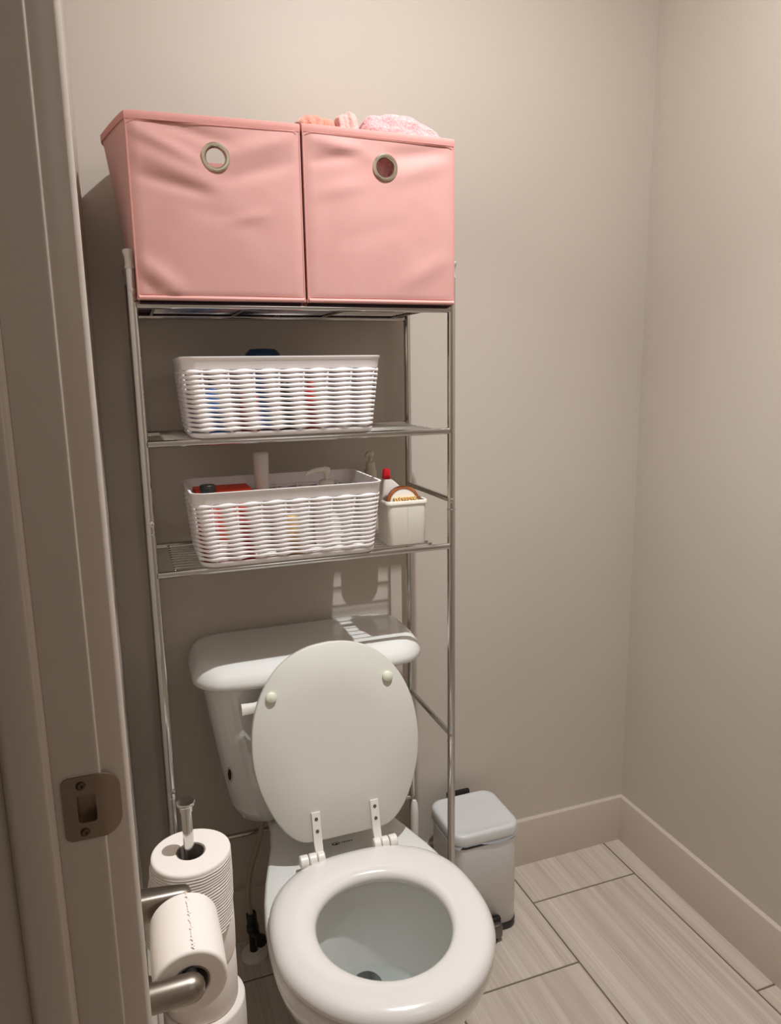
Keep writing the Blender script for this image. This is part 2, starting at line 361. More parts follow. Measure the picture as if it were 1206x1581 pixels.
def fabric_bin(name, label, x0, x1, y0, y1, z0, z1, fold, gu, gv, bulgeL, tilt, rearm):
    """open fabric cube: x0..x1 across, y0 front, y1 back"""
    ox, oy = (x0+x1)/2, (y0+y1)/2
    t_ = thing(name, label, 'storage bin', (ox, oy, z0), 'pink fabric bins on the top shelf')
    def P(x, y, z): return V(x-ox, y-oy, z-z0)
    W_, H_ = x1-x0, z1-z0; th = .0028
    def topz(x): return z1 + tilt*((x-x0)/W_-.5)
    # front panel with a real grommet hole
    N_, M_ = 46, 48; bm = BM(); gx, gz, gr = x0+gu*W_, z0+gv*H_, .0165
    gridv = {}
    for side in (0, 1):
        for i in range(N_+1):
            for j in range(M_+1):
                u, v = i/N_, j/M_; x = x0+u*W_; z = z0 + v*(topz(x)-z0)
                edge = min(1, min(u, 1-u, v, 1-v)/.04)
                y = y0 - fold(u, v)*edge - .002*edge + (th if side else 0)
                dx, dz = x-gx, z-gz; q = math.hypot(dx, dz)
                if q < gr+.004 and q > 1e-6:
                    if q >= gr-.0035: x, z = gx+dx/q*gr, gz+dz/q*gr
                gridv[side, i, j] = (V(x, y, z), q)
    vv = {k: bm.verts.new(P(*p)) for k, (p, q) in gridv.items() if q >= gr-.0035}
    for side in (0, 1):
        for i in range(N_):
            for j in range(M_):
                q = [(side, i, j), (side, i+1, j), (side, i+1, j+1), (side, i, j+1)]
                if all(k in vv for k in q):
                    try: bm.faces.new([vv[k] for k in (q if side == 0 else q[::-1])])
                    except ValueError: pass
    obj('front_panel', bm, PINK, t_, ang=80, recalc=False)
    def side_curve(xa, sgn, amt):
        bm = BM(); G = []
        for layer in (0, 1):
            g = []
            for i in range(25):
                s = i/24; row = []
                for j in range(17):
                    v = j/16
                    bul = amt*(1-abs(s-.52)/.52)**.85*v**1.1 if s < 1 and s > 0 else 0
                    x = xa + sgn*bul - sgn*layer*th; row.append(P(x, y0+(y1-y0)*s, z0+v*(topz(xa)-z0)))
                g.append(row)
            G.append(g)
        for g in G: loft(bm, g, closed=False)
        obj('side_panel', bm, PINK, t_, ang=80)
        return G[0]
    GL = side_curve(x0, -1, bulgeL); GR = side_curve(x1, 1, .004)
    bm = BM(); box(bm, x0-ox, x1-ox, y1-oy-th, y1-oy, 0, H_); obj('back_panel', bm, PINK, t_)
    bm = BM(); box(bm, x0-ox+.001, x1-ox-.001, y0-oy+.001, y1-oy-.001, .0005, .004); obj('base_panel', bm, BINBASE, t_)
    # binding tape folded over the top edge
    top = []
    for i in range(31): x = x0+W_*i/30; top.append(P(x, y0-.0022*min(1, i/2, (30-i)/2), topz(x)))
    top += [p.copy() for r in GR[1:] for p in (r[-1],)]
    for i in range(1, 13): x = x1-W_*i/12; top.append(P(x, y1, topz(x)))
    top += [p.copy() for r in GL[-2:0:-1] for p in (r[-1],)]
    bm = BM(); rings = []; nT = len(top)
    for i, p in enumerate(top):
        d = (top[(i+1) % nT]-top[i-1]); d.z = 0; d.normalize(); o_ = V(d.y, -d.x, 0)
        rings.append([p+o_*a+V(0, 0, b) for a, b in ((.0016, -.0105), (.0022, -.006), (.0020, 0), (.0006, .0017), (-.0022, .0017), (-.0042, 0), (-.0042, -.0105))])
    loft(bm, rings+[rings[0]], closed=True); obj('binding', bm, PINKB, t_, ang=60)
    # stitch line under the binding and above the hem
    bm = BM(); tube(bm, [P(x0+.004+(W_-.008)*i/30, y0-.0030-fold(i/30, .955)*.9, topz(x0+W_*i/30)-.0122) for i in range(31)], .0005, 5); obj('stitching', bm, STITCH, t_)
    bm = BM(); tube(bm, [P(x0+.003, y0-.0025, z0+.0085), P(x1-.003, y0-.0025, z0+.0085)], .0005, 5); obj('stitching', bm, STITCH, t_)
    bm = BM()                                         # rounded hem along the bottom, corner piping up the sides
    tube(bm, [P(x0+.001, y0-.0012, z0+.0036), P(x1-.001, y0-.0012, z0+.0036)], .0036, 10)
    tube(bm, [P(x0+.001, y0, z0+.0036), P(x0+.001, y1, z0+.0036)], .0034, 10); tube(bm, [P(x1-.001, y0, z0+.0036), P(x1-.001, y1, z0+.0036)], .0034, 10)
    obj('hem', bm, PINKP, t_)
    for xa in (x0, x1):
        bm = BM(); tube(bm, [P(xa, y0+.0004, z0+.004), P(xa, y0+.0004, topz(xa)-.004)], .0017, 8); obj('edge_piping', bm, PINKB, t_)
    bm = BM(); yg = y0-fold(gu, gv)-.002
    lathe(bm, [(.0150, .006), (.0150, 0), (.0158, -.0028), (.0175, -.0042), (.0200, -.0042), (.0222, -.0026), (.0230, .0005), (.0226, .002)], P(gx, yg, gz), (0, 1, 0), 40)
    obj('grommet', bm, mat('grommet_metal', (205, 196, 178), .25, 1.0), t_)
    return t_
ZB = Z3 + .0064
fabric_bin('fabric_bin', 'empty pink fabric bin with metal grommet, next to the door frame', -1.2045, -.9350, -.288, -.022, ZB, 1.7145, fold_left, .49, .787, .036, .004, 0)
fabric_bin('fabric_bin', 'pink fabric bin with metal grommet, stuffed with towels', -.9285, -.6560, -.288, -.022, ZB, 1.7170, fold_right, .52, .800, .003, -.002, 0)

# towels in the right bin
def folded(name, label, mt, x0, x1, y0, y1, z0, z1, grooves, crown, seedv, slope=0.):
    """a folded towel: soft edged block, fold lines cut into the front, wavy crown"""
    rnd = random.Random(seedv); hx, hy, hz = (x1-x0)/2, (y1-y0)/2, (z1-z0)/2
    cx_, cy_ = (x0+x1)/2, (y0+y1)/2
    bm = BM(); bmesh.ops.create_cube(bm, size=2)
    bmesh.ops.subdivide_edges(bm, edges=bm.edges[:], cuts=22, use_grid_fill=True)
    ph = [rnd.uniform(0, 6) for _ in range(6)]
    for v in bm.verts:
        p = v.co.copy(); e = 10.0
        q = p / max(1e-6, (abs(p.x)**e+abs(p.y)**e+abs(p.z)**e)**(1/e)); n_ = q.normalized()
        z = (q.z+1)*hz
        for g in grooves: q = q - V(n_.x*.35, n_.y, 0)*.07*gauss(z-(z1-z0)+g+.004*math.sin(q.x*3+ph[0]), .0035)
        w_ = .0022*math.sin(q.x*5+ph[1]+q.y*2)+.0016*math.sin(q.y*7+ph[2])+.0012*math.sin(q.x*13+q.z*9+ph[3])
        top = max(0, q.z)
        v.co = V(q.x*hx, q.y*hy, z + top*(crown*(1-q.x**2) + slope*q.x)) + n_*w_ + n_*rnd.uniform(-.0006, .0006)
    o = obj(name, bm, mt, ang=80); o.location = (cx_, cy_, z0)
    return tag(o, label, 'towel')
folded('bath_towel', 'thick pink terry towel folded at the right of the stuffed bin', TERRYP, -.8150, -.6610, -.270, -.045, 1.58, 1.743, (.016, .036, .06), .016, 3, -.010)
folded('hand_towel', 'peach terry towel folded in the near corner of the stuffed bin', TERRYO, -.9245, -.8560, -.250, -.050, 1.56, 1.750, (.02, .05), .004, 5)
folded('wash_cloth', 'dusty pink washcloth wedged between the two folded towels', mat('cloth_dusty', (226, 168, 160), .95, sheen=.4, bump=(200, .6, .004)), -.8550, -.8160, -.258, -.070, 1.58, 1.752, (.010, .022), .006, 9)

# ------------------------------------------------------------------ woven white baskets
def basket(label, x0, x1, y0, y1, zb, zt, slant):
    cx_, cy_ = (x0+x1)/2, (y0+y1)/2
    t_ = thing('woven_basket', label, 'basket', (cx_, cy_, zb), 'white woven plastic baskets')
    t_.rotation_euler = (0, 0, slant)
    hx, hy = (x1-x0)/2, (y1-y0)/2; H_ = zt-zb
    def ins(z): return .011*(1-z/H_)                  # taper toward the base
    def ring(z, off=0., k=6): return rrect(0, 0, hx-ins(z)+off, hy-ins(z)*1.2+off, .024+off*.5, z, k)
    bm = BM()
    loft(bm, [ring(H_-.022, -.0030), ring(H_-.022, .0006), ring(H_-.019, .0012), ring(H_-.006, .0012), ring(H_-.003, .0032), ring(H_-.0005, .0032), ring(H_, .0018), ring(H_-.0008, -.0012), ring(H_-.022, -.0030)])
    obj('rim', bm, BASK, t_, ang=50)
    bm = BM()
    loft(bm, [ring(.009, -.002), ring(.009, .0008), ring(.003, .001), ring(0, -.002), ], False, True)
    loft(bm, [ring(.002, -.003), ring(.009, -.002)], True, False)
    obj('base', bm, BASK, t_, ang=50)
    rows = 13; zs = .0125; pit = (H_-.022-zs+.002)/rows
    # dense perimeter sampling
    base = ring(0, 0, 8)
    def peri(z, m_):
        r_ = ring(z, 0, 8); n_ = len(r_); L_ = [0]
        for i in range(n_): L_.append(L_[-1]+(r_[(i+1) % n_]-r_[i]).length)
        out = []; j = 0
        for i in range(m_):
            s = L_[-1]*i/m_
            while L_[j+1] < s: j += 1
            f = (s-L_[j])/max(1e-9, L_[j+1]-L_[j]); p = r_[j].lerp(r_[(j+1) % n_], f)
            d = (r_[(j+1) % n_]-r_[j]).normalized(); out.append((p, V(d.y, -d.x, 0)))
        return out
    nw = 24; M_ = nw*9
    for k in range(rows):
        z = zs + pit*(k+.35); P_ = peri(z, M_); rings = []
        for i, (p, nn) in enumerate(P_):
            if k >= rows-4 and abs(p.x) > hx-.02 and abs(p.y) < .034 and k != rows-1: cut = True
            else: cut = False
            ph = 2*PI*i/9 + k*.22
            hh = pit*(.425 + .115*math.cos(ph)); wv = pit*.055*math.sin(ph); ou = .0010*math.cos(ph)+.0004
            if cut: hh = .0002
            c = p + nn*ou + V(0, 0, wv)
            rings.append([c+nn*(.0020*math.cos(a))*(1 if not cut else .1)+V(0, 0, hh*math.sin(a)) for a in [2*PI*q/8 for q in range(8)]])
        bm = BM(); loft(bm, rings+[rings[0]]); bmesh.ops.remove_doubles(bm, verts=bm.verts[:], dist=1e-6)
        obj('strand', bm, BASK, t_, ang=75)
    # upright ribs hidden behind the thick nodes
    P_ = peri(.01, M_); Q_ = peri(H_-.02, M_)
    bm = BM()
    for i in range(nw):
        a = (i*9) % M_; p, nn = P_[a]; q, _ = Q_[a]
        if abs(q.x) > hx-.02 and abs(q.y) < .034: continue
        tube(bm, [p-nn*.0012, q-nn*.0012], .0024, 6)
    o = obj('ribs', bm, BASK, t_); o['kind'] = 'stuff'
    for sx in (-1, 1):                                # handle slot collar on each short side
        bm = BM(); xx = sx*(hx-.0045); zc = zs+pit*(rows-2.4)
        R0 = [V(xx, (.034)*math.cos(a), zc+.0115*math.sin(a)) for a in [0]]
        pts = []
        for qx, qz, a0 in ((1, 1, 0), (-1, 1, PI/2), (-1, -1, PI), (1, -1, 1.5*PI)):
            for i in range(4):
                a = a0+PI/2*i/3; pts.append((qx*.024+.006*math.cos(a), qz*.005+.006*math.sin(a)))
        def lp(g, xo): return [V(xx+sx*xo, u*(1+g*8), zc+v*(1+g*28)) for u, v in pts]
        loft(bm, [lp(0, .0015), lp(.02, .0022), lp(.02, -.002), lp(0, -.0015), lp(0, .0015)])
        obj('handle_slot', bm, BASK, t_, ang=50)
    return t_
basket('white woven basket on the middle shelf, just below the pink bins', -1.146, -.798, -.288, -.086, Z2+.0064, 1.3470, 0)
basket('white woven basket on the lowest shelf with a pump and tube poking out', -1.143, -.800, -.289, -.087, Z1+.0064, 1.1190, 0)

def lathed(name, label, cat, loc, parts, group=None):
    """parts: list of (part_name, profile, material)"""
    t_ = thing(name, label, cat, loc, group)
    for pn, pr, mt in parts:
        bm = BM(); lathe(bm, pr, n=24, cap0=True); obj(pn, bm, mt, t_, ang=40)
    return t_
zi2, zi1 = Z2+.0110, Z1+.0110
NAVY = mat('navy_plastic', (40, 62, 92), .4); RED = mat('red_plastic', (196, 40, 36), .35); ROSE = mat('rose_plastic', (205, 110, 120), .4)
BLUE = mat('blue_plastic', (70, 120, 190), .4); WHITEP = mat('white_plastic', (232, 226, 218), .38); ORANGE = mat('orange_card', (226, 66, 34), .5)
BEIGE = mat('beige_plastic', (206, 194, 176), .42); YEL = mat('yellow_plastic', (226, 190, 110), .5)
def bottle(r, h, cap=.02): return [(r*.96, 0), (r, .004), (r, h*.78), (r*.85, h*.86), (r*.45, h*.90), (r*.42, h), (.0001, h)]
def capp(r, z, h): return [(r, z), (r, z+h*.92), (r*.9, z+h), (.0001, z+h)]
# upper basket contents
lathed('jar', 'dark blue round jar poking above the upper basket rim', 'jar', (-.987, -.150, zi2+.0055),
       [('body', [(.030, 0), (.032, .004), (.032, .105), (.028, .112), (.0001, .112)], BLUE), ('lid', [(.033, .1125), (.034, .117), (.032, .134), (.024, .142), (.0001, .1435)], NAVY)])
for x, y, r, h, m1, m2, lb, cl in ((-1.085, -.225, .022, .088, BLUE, NAVY, 'blue bottle behind the weave at the upper basket near end', .018),
                                   (-1.030, -.232, .017, .080, RED, ROSE, 'red bottle behind the weave of the upper basket', .016),
                                   (-.965, -.225, .019, .076, BLACKP, BLACKP, 'black bottle behind the weave in the middle of the upper basket', .018),
                                   (-.915, -.235, .015, .082, RED, RED, 'slim red tube behind the weave of the upper basket', .016)):
    lathed('bottle', lb, 'bottle', (x, y, zi2), [('body', bottle(r, h), m1), ('cap', capp(r*.6, h*.9, cl), m2)], 'small bottles in the upper basket')
# lower basket contents
t = thing('carton', 'orange red carton lying in the lower basket', 'carton', (-1.081, -.190, zi1+.03))
bm = BM(); box(bm, -.050, .050, -.035, .035, 0, .0945, bev=.0015); obj('body', bm, ORANGE, t)
bm = BM(); box(bm, -.0505, -.042, -.0355, .0355, .012, .0905); obj('end_flap', bm, RED, t)
bm = BM(); box(bm, -.050, .050, -.035, .035, -.0295, -.0005, bev=.003); tag(obj('soap_box', bm, WHITEP), 'flat white box under the orange carton in the lower basket', 'box').location = (-1.081, -.190, zi1+.03)
lathed('bottle', 'bottle with a black cap in front of the orange carton', 'bottle', (-1.1130, -.252, zi1),
       [('body', bottle(.0145, .113), ROSE), ('cap', [(.0132, .1032), (.0136, .105), (.0136, .1385), (.0125, .1400), (.0001, .1400)], BLACKP)])
t = lathed('squeeze_tube', 'tall white squeeze tube standing in the lower basket', 'tube', (-1.000, -.150, zi1),
       [('cap', [(.0115, 0), (.0118, .03), (.0118, .031), (.0001, .031)], WHITEP), ('body', [(.0118, .0312), (.0125, .045), (.0135, .12), (.0152, .176), (.0148, .1805), (.0125, .1832), (.0001, .1840)], WHITEP)])
def pump(name, label, loc, r, h, body, head, ang, nl, nh=.02, group=None):
    t_ = thing(name, label, 'pump bottle', loc, group)
    bm = BM(); lathe(bm, [(r*.95, 0), (r, .004), (r, h*.86), (r*.9, h*.93), (r*.5, h*.985), (r*.45, h), (.0001, h)], n=24, cap0=True); obj('body', bm, body, t_)
    bm = BM(); lathe(bm, [(r*.55, h-.004), (r*.55, h+.012), (r*.42, h+.014), (.0001, h+.014)], n=20); obj('collar', bm, head, t_)
    bm = BM(); lathe(bm, [(.0042, h+.013), (.0042, h+.013+nh), (.0001, h+.013+nh)], n=12); obj('stem', bm, head, t_)
    z = h+.013+nh; d = V(math.cos(ang), math.sin(ang), 0)
    bm = BM(); lathe(bm, [(.0075, -.003), (.0082, 0), (.0078, .007), (.005, .0092), (.0001, .0095)], (0, 0, z), n=16, cap0=True)
    tube(bm, [V(0, 0, z+.0045), d*nl*.5+V(0, 0, z+.0042), d*nl*.85+V(0, 0, z+.001), d*nl+V(0, 0, z-.004)], [.0062, .0052, .004, .0030], 10)
    obj('nozzle', bm, head, t_); return t_
pump('pump_bottle', 'white pump bottle with a long nozzle in the lower basket', (-.880, -.185, zi1), .026, .112, WHITEP, WHITEP, PI+.15, .044, .016)
lathed('bottle', 'yellow bottle behind the weave of the lower basket', 'bottle', (-.955, -.235, zi1), [('body', bottle(.020, .082), YEL), ('cap', capp(.012, .074, .014), WHITEP)], 'small bottles in the lower basket')
lathed('bottle', 'slim dark red bottle behind the weave of the lower basket', 'bottle', (-1.050, -.253, zi1), [('body', bottle(.015, .09), RED), ('cap', capp(.010, .082, .014), RED)], 'small bottles in the lower basket')

# caddy beside the lower basket
cz = Z1+.0064
t = thing('sorting_caddy', 'small white plastic caddy standing beside the lower basket', 'caddy', (-.7355, -.2130, cz))
def cr(z, off): return rrect(0, 0, .0395+off+.0015*z/.088, .0350+off, .010, z, 4)
bm = BM(); loft(bm, [cr(0, -.001), cr(.002, 0), cr(.080, 0), cr(.081, .0022), cr(.0865, .0022), cr(.088, .001), cr(.0865, -.0012), cr(.004, -.0022)], True, True); obj('body', bm, CADDY, t, ang=50)
bm = BM(); box(bm, -.0005, .0005, -.0353, -.0348, .003, .079); obj('seam', bm, mat('seam_line', (206, 198, 186), .6), t)  # thin, slightly darker line down the middle of the front
# dish brush with wooden rim
t = thing('scrub_brush', 'round wooden rimmed scrub brush with yellow bristles in the caddy', 'brush', (-.7365, -.2215, cz+.0810))
t.rotation_euler = (math.radians(-8), math.radians(0), 0)
WOOD = mat('brush_wood', (168, 98, 56), .45, var=(60, (140, 76, 40))); BRI = mat('bristle_fibre', (232, 194, 112), .8)
bm = BM(); n = 28
def arc(rx, rz, y, z0=0.): return [V(rx*math.cos(a), y, z0+rz*math.sin(a)) for a in [2*PI*i/n for i in range(n)]]
loft(bm, [arc(.027, .026, .004), arc(.0332, .0315, .003), arc(.034, .0325, 0), arc(.034, .0325, -.008), arc(.0325, .031, -.010), arc(.0285, .0270, -.010), arc(.028, .0265, -.006)], True, False)
obj('rim', bm, WOOD, t)
bm = BM(); loft(bm, [arc(.0283, .0268, -.0062), arc(.028, .0265, -.0085)], True, True); obj('pad', bm, WHITEP, t)
bm = BM(); rnd = random.Random(2)
for i in range(-4, 5):
    for j in range(-3, 3):
        x, z = i*.0050+(j % 2)*.002, j*.0045-.001
        if (x/.023)**2+(z/.022)**2 > 1 or z > .0145: continue
        tube(bm, [(x, -.008, z), (x*1.15+rnd.uniform(-.001, .001), -.019, z+.001+rnd.uniform(-.001, .001))], [.0018, .0014], 6)
o = obj('bristles', bm, BRI, t); o['kind'] = 'stuff'
# bottle with red cap behind the brush
t = thing('cleaner_bottle', 'pale angular cleaner bottle with a red cap in the caddy', 'bottle', (-.7385, -.1935, cz+.005))
bm = BM(); loft(bm, [rrect(0, 0, .032, .011, .005, 0), rrect(0, 0, .033, .012, .005, .004), rrect(0, 0, .033, .012, .005, .070), rrect(-.004, 0, .0285, .0115, .005, .086), rrect(-.0185, 0, .0105, .0095, .005, .117), rrect(-.0205, 0, .0085, .0085, .004, .120)], True, True); obj('body', bm, mat('cleaner_plastic', (214, 205, 198), .35), t)
bm = BM(); lathe(bm, [(.0085, 0), (.009, .002), (.008, .014), (.0062, .020), (.0001, .021)], (-.0205, 0, .120), n=16, cap0=True); obj('cap', bm, mat('red_cap', (190, 16, 34), .3), t)
t = thing('pump_bottle', 'beige pump bottle standing behind the caddy', 'pump bottle', (-.752, -.072, cz))
bm = BM(); loft(bm, [rrect(0, 0, .038, .020, .016, 0), rrect(0, 0, .040, .022, .018, .004), rrect(0, 0, .040, .022, .018, .092), rrect(0, 0, .034, .019, .016, .104), rrect(0, 0, .013, .012, .010, .112)], True, True); obj('body', bm, BEIGE, t, ang=50)
bm = BM(); lathe(bm, [(.0125, .1118), (.0130, .114), (.0130, .128), (.0105, .130), (.0100, .144), (.0070, .146), (.0001, .146)], n=20, cap0=True); obj('collar', bm, BEIGE, t)
bm = BM(); lathe(bm, [(.0042, .145), (.0042, .158), (.0001, .158)], n=12); obj('stem', bm, BEIGE, t)
bm = BM(); lathe(bm, [(.0065, .156), (.0080, .158), (.0080, .165), (.0060, .168), (.0001, .169)], n=16, cap0=True)
tube(bm, [(0, 0, .1625), (-.007, -.004, .1625), (-.013, -.007, .159)], [.0048, .0042, .0030], 10); obj('nozzle', bm, BEIGE, t)

# ------------------------------------------------------------------ toilet
TX = -.903
toilet = thing('toilet', 'white two piece toilet with its lid raised', 'toilet', (TX, -.40, 0))
TO = V(0, .40, 0)                                     # local = world - (TX, -.40, 0)
def tp(name, bm, mt, parent=None, ang=40):
    bm.transform(Matrix.Translation(TO)); return obj(name, bm, mt, parent or toilet, ang=ang)
half = [(-.07, 0), (-.07, .055), (-.072, .100), (-.085, .114), (-.14, .119), (-.20, .124), (-.25, .134), (-.30, .149), (-.35, .163), (-.40, .174), (-.45, .181), (-.50, .1845), (-.545, .185)]
nf = 12
for i in range(1, nf+1):
    a = PI/2*i/nf; half.append((-.545-.183*math.sin(a), .185*math.cos(a)))
def outline(sx, yb, yf, z, hx=0.):
    pts = []
    for y, hwid in half:
        f = (y+.07)/(-.728+.07); pts.append((hwid*sx+hx*(1 if hwid > .001 else 0), yb+(yf-yb)*f))
    full = [V(-x, y, z) for x, y in pts] + [V(x, y, z) for x, y in reversed(pts[1:-1])]
    return full
nO = len(outline(1, 0, 1, 0))
def inner(a, b, yc, z, px=2.0):
    # same count and rough angular order as outline: start at back centre, go round by the -x side
    out = []
    for p in outline(1, -.07, -.728, 0):
        ang = math.atan2(p.y+.50, p.x)
        # spread the long deck into the back arc
        c, s = math.cos(ang), math.sin(ang)
        out.append(V(a*math.copysign(abs(c)**(2/px), c), yc+b*math.copysign(abs(s)**(2/px), s), z))
    return out
bm = BM()
levels = [outline(.55, -.16, -.60, 0), outline(.57, -.16, -.605, .004), outline(.55, -.16, -.595, .05), outline(.54, -.15, -.59, .12), outline(.60, -.13, -.61, .18), outline(.72, -.11, -.65, .24),
          outline(.87, -.09, -.69, .30), outline(.96, -.075, -.716, .345), outline(.995, -.07, -.727, .375), outline(1, -.07, -.728, .388), outline(.985, -.075, -.724, .397), outline(.96, -.085, -.718, .400),
          inner(.140, .147, -.548, .400), inner(.134, .141, -.548, .398), inner(.131, .138, -.548, .390), inner(.135, .142, -.548, .372), inner(.135, .139, -.551, .350), inner(.127, .133, -.547, .30),
          inner(.112, .119, -.532, .25), inner(.097, .105, -.516, .215), inner(.076, .085, -.496, .18), inner(.057, .063, -.475, .15), inner(.046, .046, -.460, .12), inner(.040, .038, -.450, .075)]
loft(bm, levels, True, True)
bowl = tp('bowl', bm, PORC, ang=60)
bm = BM(); pts = inner(.0990, .1070, -.5185, .2205); loft(bm, [pts, inner(.05, .055, -.5185, .2205)], False, True)
tp('water', bm, WATER, bowl)
bm = BM(); tube(bm, smoothpath([(0.004, -.460, .172), (0.004, -.42, .172), (0.004, -.37, .160), (0.004, -.33, .125)], 4), .036, 20)   # trap outlet
bm.transform(Matrix.Translation(V(TX, 0, 0))); carve(bowl, bm)
# print on the deck: small oval mark and an unreadable word of fine strokes
bm = BM()
def dk(x0, x1, y0, y1): box(bm, x0, x1, y0, y1, .4000, .4004)
ex, ey = -.010, -.291
N_ = 20; oo = [(ex+.0085*math.cos(2*PI*i/N_), ey+.0045*math.sin(2*PI*i/N_)) for i in range(N_)]; ii = [(ex+.0010+.0064*math.cos(2*PI*i/N_), ey+.0006+.0027*math.sin(2*PI*i/N_)) for i in range(N_)]
loft(bm, [[V(x, y, .4004) for x, y in oo], [V(x, y, .4004) for x, y in ii]])
dk(ex-.001, ex+.0035, ey-.0012, ey+.0012)
for k, (hh, ww) in enumerate(((.0042, .0012), (.0024, .0022), (.0042, .0010), (.0022, .0022), (.0024, .0020), (.0040, .0010), (.0024, .0022), (.0024, .0012))):
    dk(ex+.0125+k*.0030, ex+.0125+k*.0030+ww, ey-.0016, ey-.0016+hh)
tp('emblem', bm, EMBLEM)
# tank
TKX = -.017
bm = BM()
def tankring(hx, yb, yf, bow, z, r=.035, n=10):
    """flat back at yb, front bowed by bow"""
    pts = []
    base = rrect(0, (yb+yf)/2, hx, (yb-yf)/2, r, z, 6)
    for p in base:
        f = max(0, min(1, (yb-p.y)/(yb-yf))); pts.append(V(p.x, p.y - bow*(1-(p.x/hx)**2)*f, z))
    # densify the front edge
    out = []
    for a, b in zip(pts, pts[1:]+pts[:1]):
        out.append(a); d = (b-a).length
        for q in range(1, 8):
            if abs(a.y-b.y) < .02 and abs(a.x-b.x) > .1:
                x = a.x+(b.x-a.x)*q/8; f = 1 if a.y < (yb+yf)/2 else 0
                base_y = yf if f else yb
                out.append(V(x, base_y-bow*f*(1-(x/hx)**2), z))
    return out
TL_ = [(.060, -.06, -.135, .004, .402), (.140, -.045, -.165, .012, .404), (.164, -.036, -.182, .016, .416), (.176, -.032, -.190, .018, .445), (.190, -.028, -.197, .020, .53), (.205, -.025, -.203, .022, .63), (.218, -.022, -.208, .024, .725), (.205, -.03, -.195, .022, .727)]
loft(bm, [tankring(*q, r=min(.055, q[0]*.5)) for q in TL_], True, True)
bm.transform(Matrix.Translation(V(TKX, 0, 0))); tank = tp('tank', bm, PORC, ang=50)
bm = BM()
LL = [(.221, -.018, -.205, .026, .7275, .045), (.2345, -.013, -.220, .028, .7280, .055), (.2380, -.011, -.224, .028, .7320, .058), (.2370, -.011, -.223, .028, .7430, .058), (.2315, -.013, -.216, .028, .7560, .055), (.2235, -.016, -.199, .026, .7680, .05), (.2165, -.019, -.190, .025, .7712, .047), (.2015, -.030, -.172, .022, .7720, .04), (.10, -.06, -.14, .012, .7728, .03)]
loft(bm, [tankring(*q[:5], r=q[5]) for q in LL], True, True)
bm.transform(Matrix.Translation(V(TKX, 0, 0))); tp('tank_lid', bm, PORC, ang=60)
# clear hanging clip on the side of the tank
bm = BM()
def clip(a, ry, rz, out=.0008):
    c, z = ry*math.cos(a)+.22*rz*math.sin(a), .528+rz*math.sin(a); e = out+(z-.53)*.150
    return V(TKX-.1772+.64*c-.77*e, -.1775-.77*c-.64*e, z)
tube(bm, [clip(2*PI*i/24, .007, .019) for i in range(25)], .0016, 6); cl_ = tp('clip', bm, mat('clear_clip', (190, 184, 172), .2))
bm = BM(); loft(bm, [[clip(2*PI*i/24, .0045*k_, .0145*k_, .0016) for i in range(24)] for k_ in (1, .4)], False, True); tp('slot', bm, DARK, cl_)
# flush lever
bm = BM(); lathe(bm, [(.013, 0), (.0135, .004), (.012, .009), (.006, .011), (.0001, .0115)], (-.112, -.2215, .700), (0, -1, 0), 20); lv = tp('flush_lever', bm, HINGEM)
bm = BM()
pa = smoothpath([(-.106, -.233, .704), (-.118, -.238, .702), (-.132, -.241, .696), (-.150, -.240, .692), (-.172, -.236, .690)], 4)
rings = []
for i, p in enumerate(pa):
    k = i/(len(pa)-1); hh = .006+.004*k; rings.append([p+V(0, -.004-.004*k, -hh*.9), p+V(0, -.005-.004*k, hh*.4), p+V(0, -.002, hh), p+V(0, .003, hh), p+V(0, .004, -hh), p+V(0, 0, -hh*1.1)])
loft(bm, rings, True, True); tp('handle', bm, HINGEM, lv, ang=60)
# seat ring
SZ = .405
def egg(a, bf, bb, yc, pb, n=72, pf=2.0):
    out = []
    for i in range(n):
        t_ = 2*PI*i/n; c, s = math.cos(t_), math.sin(t_); e = pb if s > 0 else pf
        out.append((a*math.copysign(abs(c)**(2/e), c), yc+(bb if s > 0 else bf)*math.copysign(abs(s)**(2/e), s)))
    return out
So, Si = egg(.1835, .198, .193, -.543, 2.55), egg(.112, .122, .113, -.549, 2.1)
sec = [(.08, 0), (0, .006), (-.015, .014), (.02, .0205), (.10, .0250), (.22, .0268), (.45, .0272), (.70, .0266), (.83, .0244), (.93, .0190), (.985, .0125), (1.0, .008), (.985, .002), (.95, 0)]
bm = BM(); rings = []
for f, h in sec: rings.append([V(i[0]+(o[0]-i[0])*f, i[1]+(o[1]-i[1])*f, SZ+h) for o, i in zip(So, Si)])
loft(bm, rings+[rings[0]]); bmesh.ops.remove_doubles(bm, verts=bm.verts[:], dist=1e-6)
seat = tp('seat', bm, SEATM, ang=70)
for x, y in ((-.14, -.47), (.14, -.47), (-.10, -.66), (.10, -.66)):
    bm = BM(); lathe(bm, [(.009, 0), (.010, .003), (.010, .006)], (x, y, .3995), n=14, cap0=True, cap1=True); tp('seat_bumper', bm, BUMPM, seat)
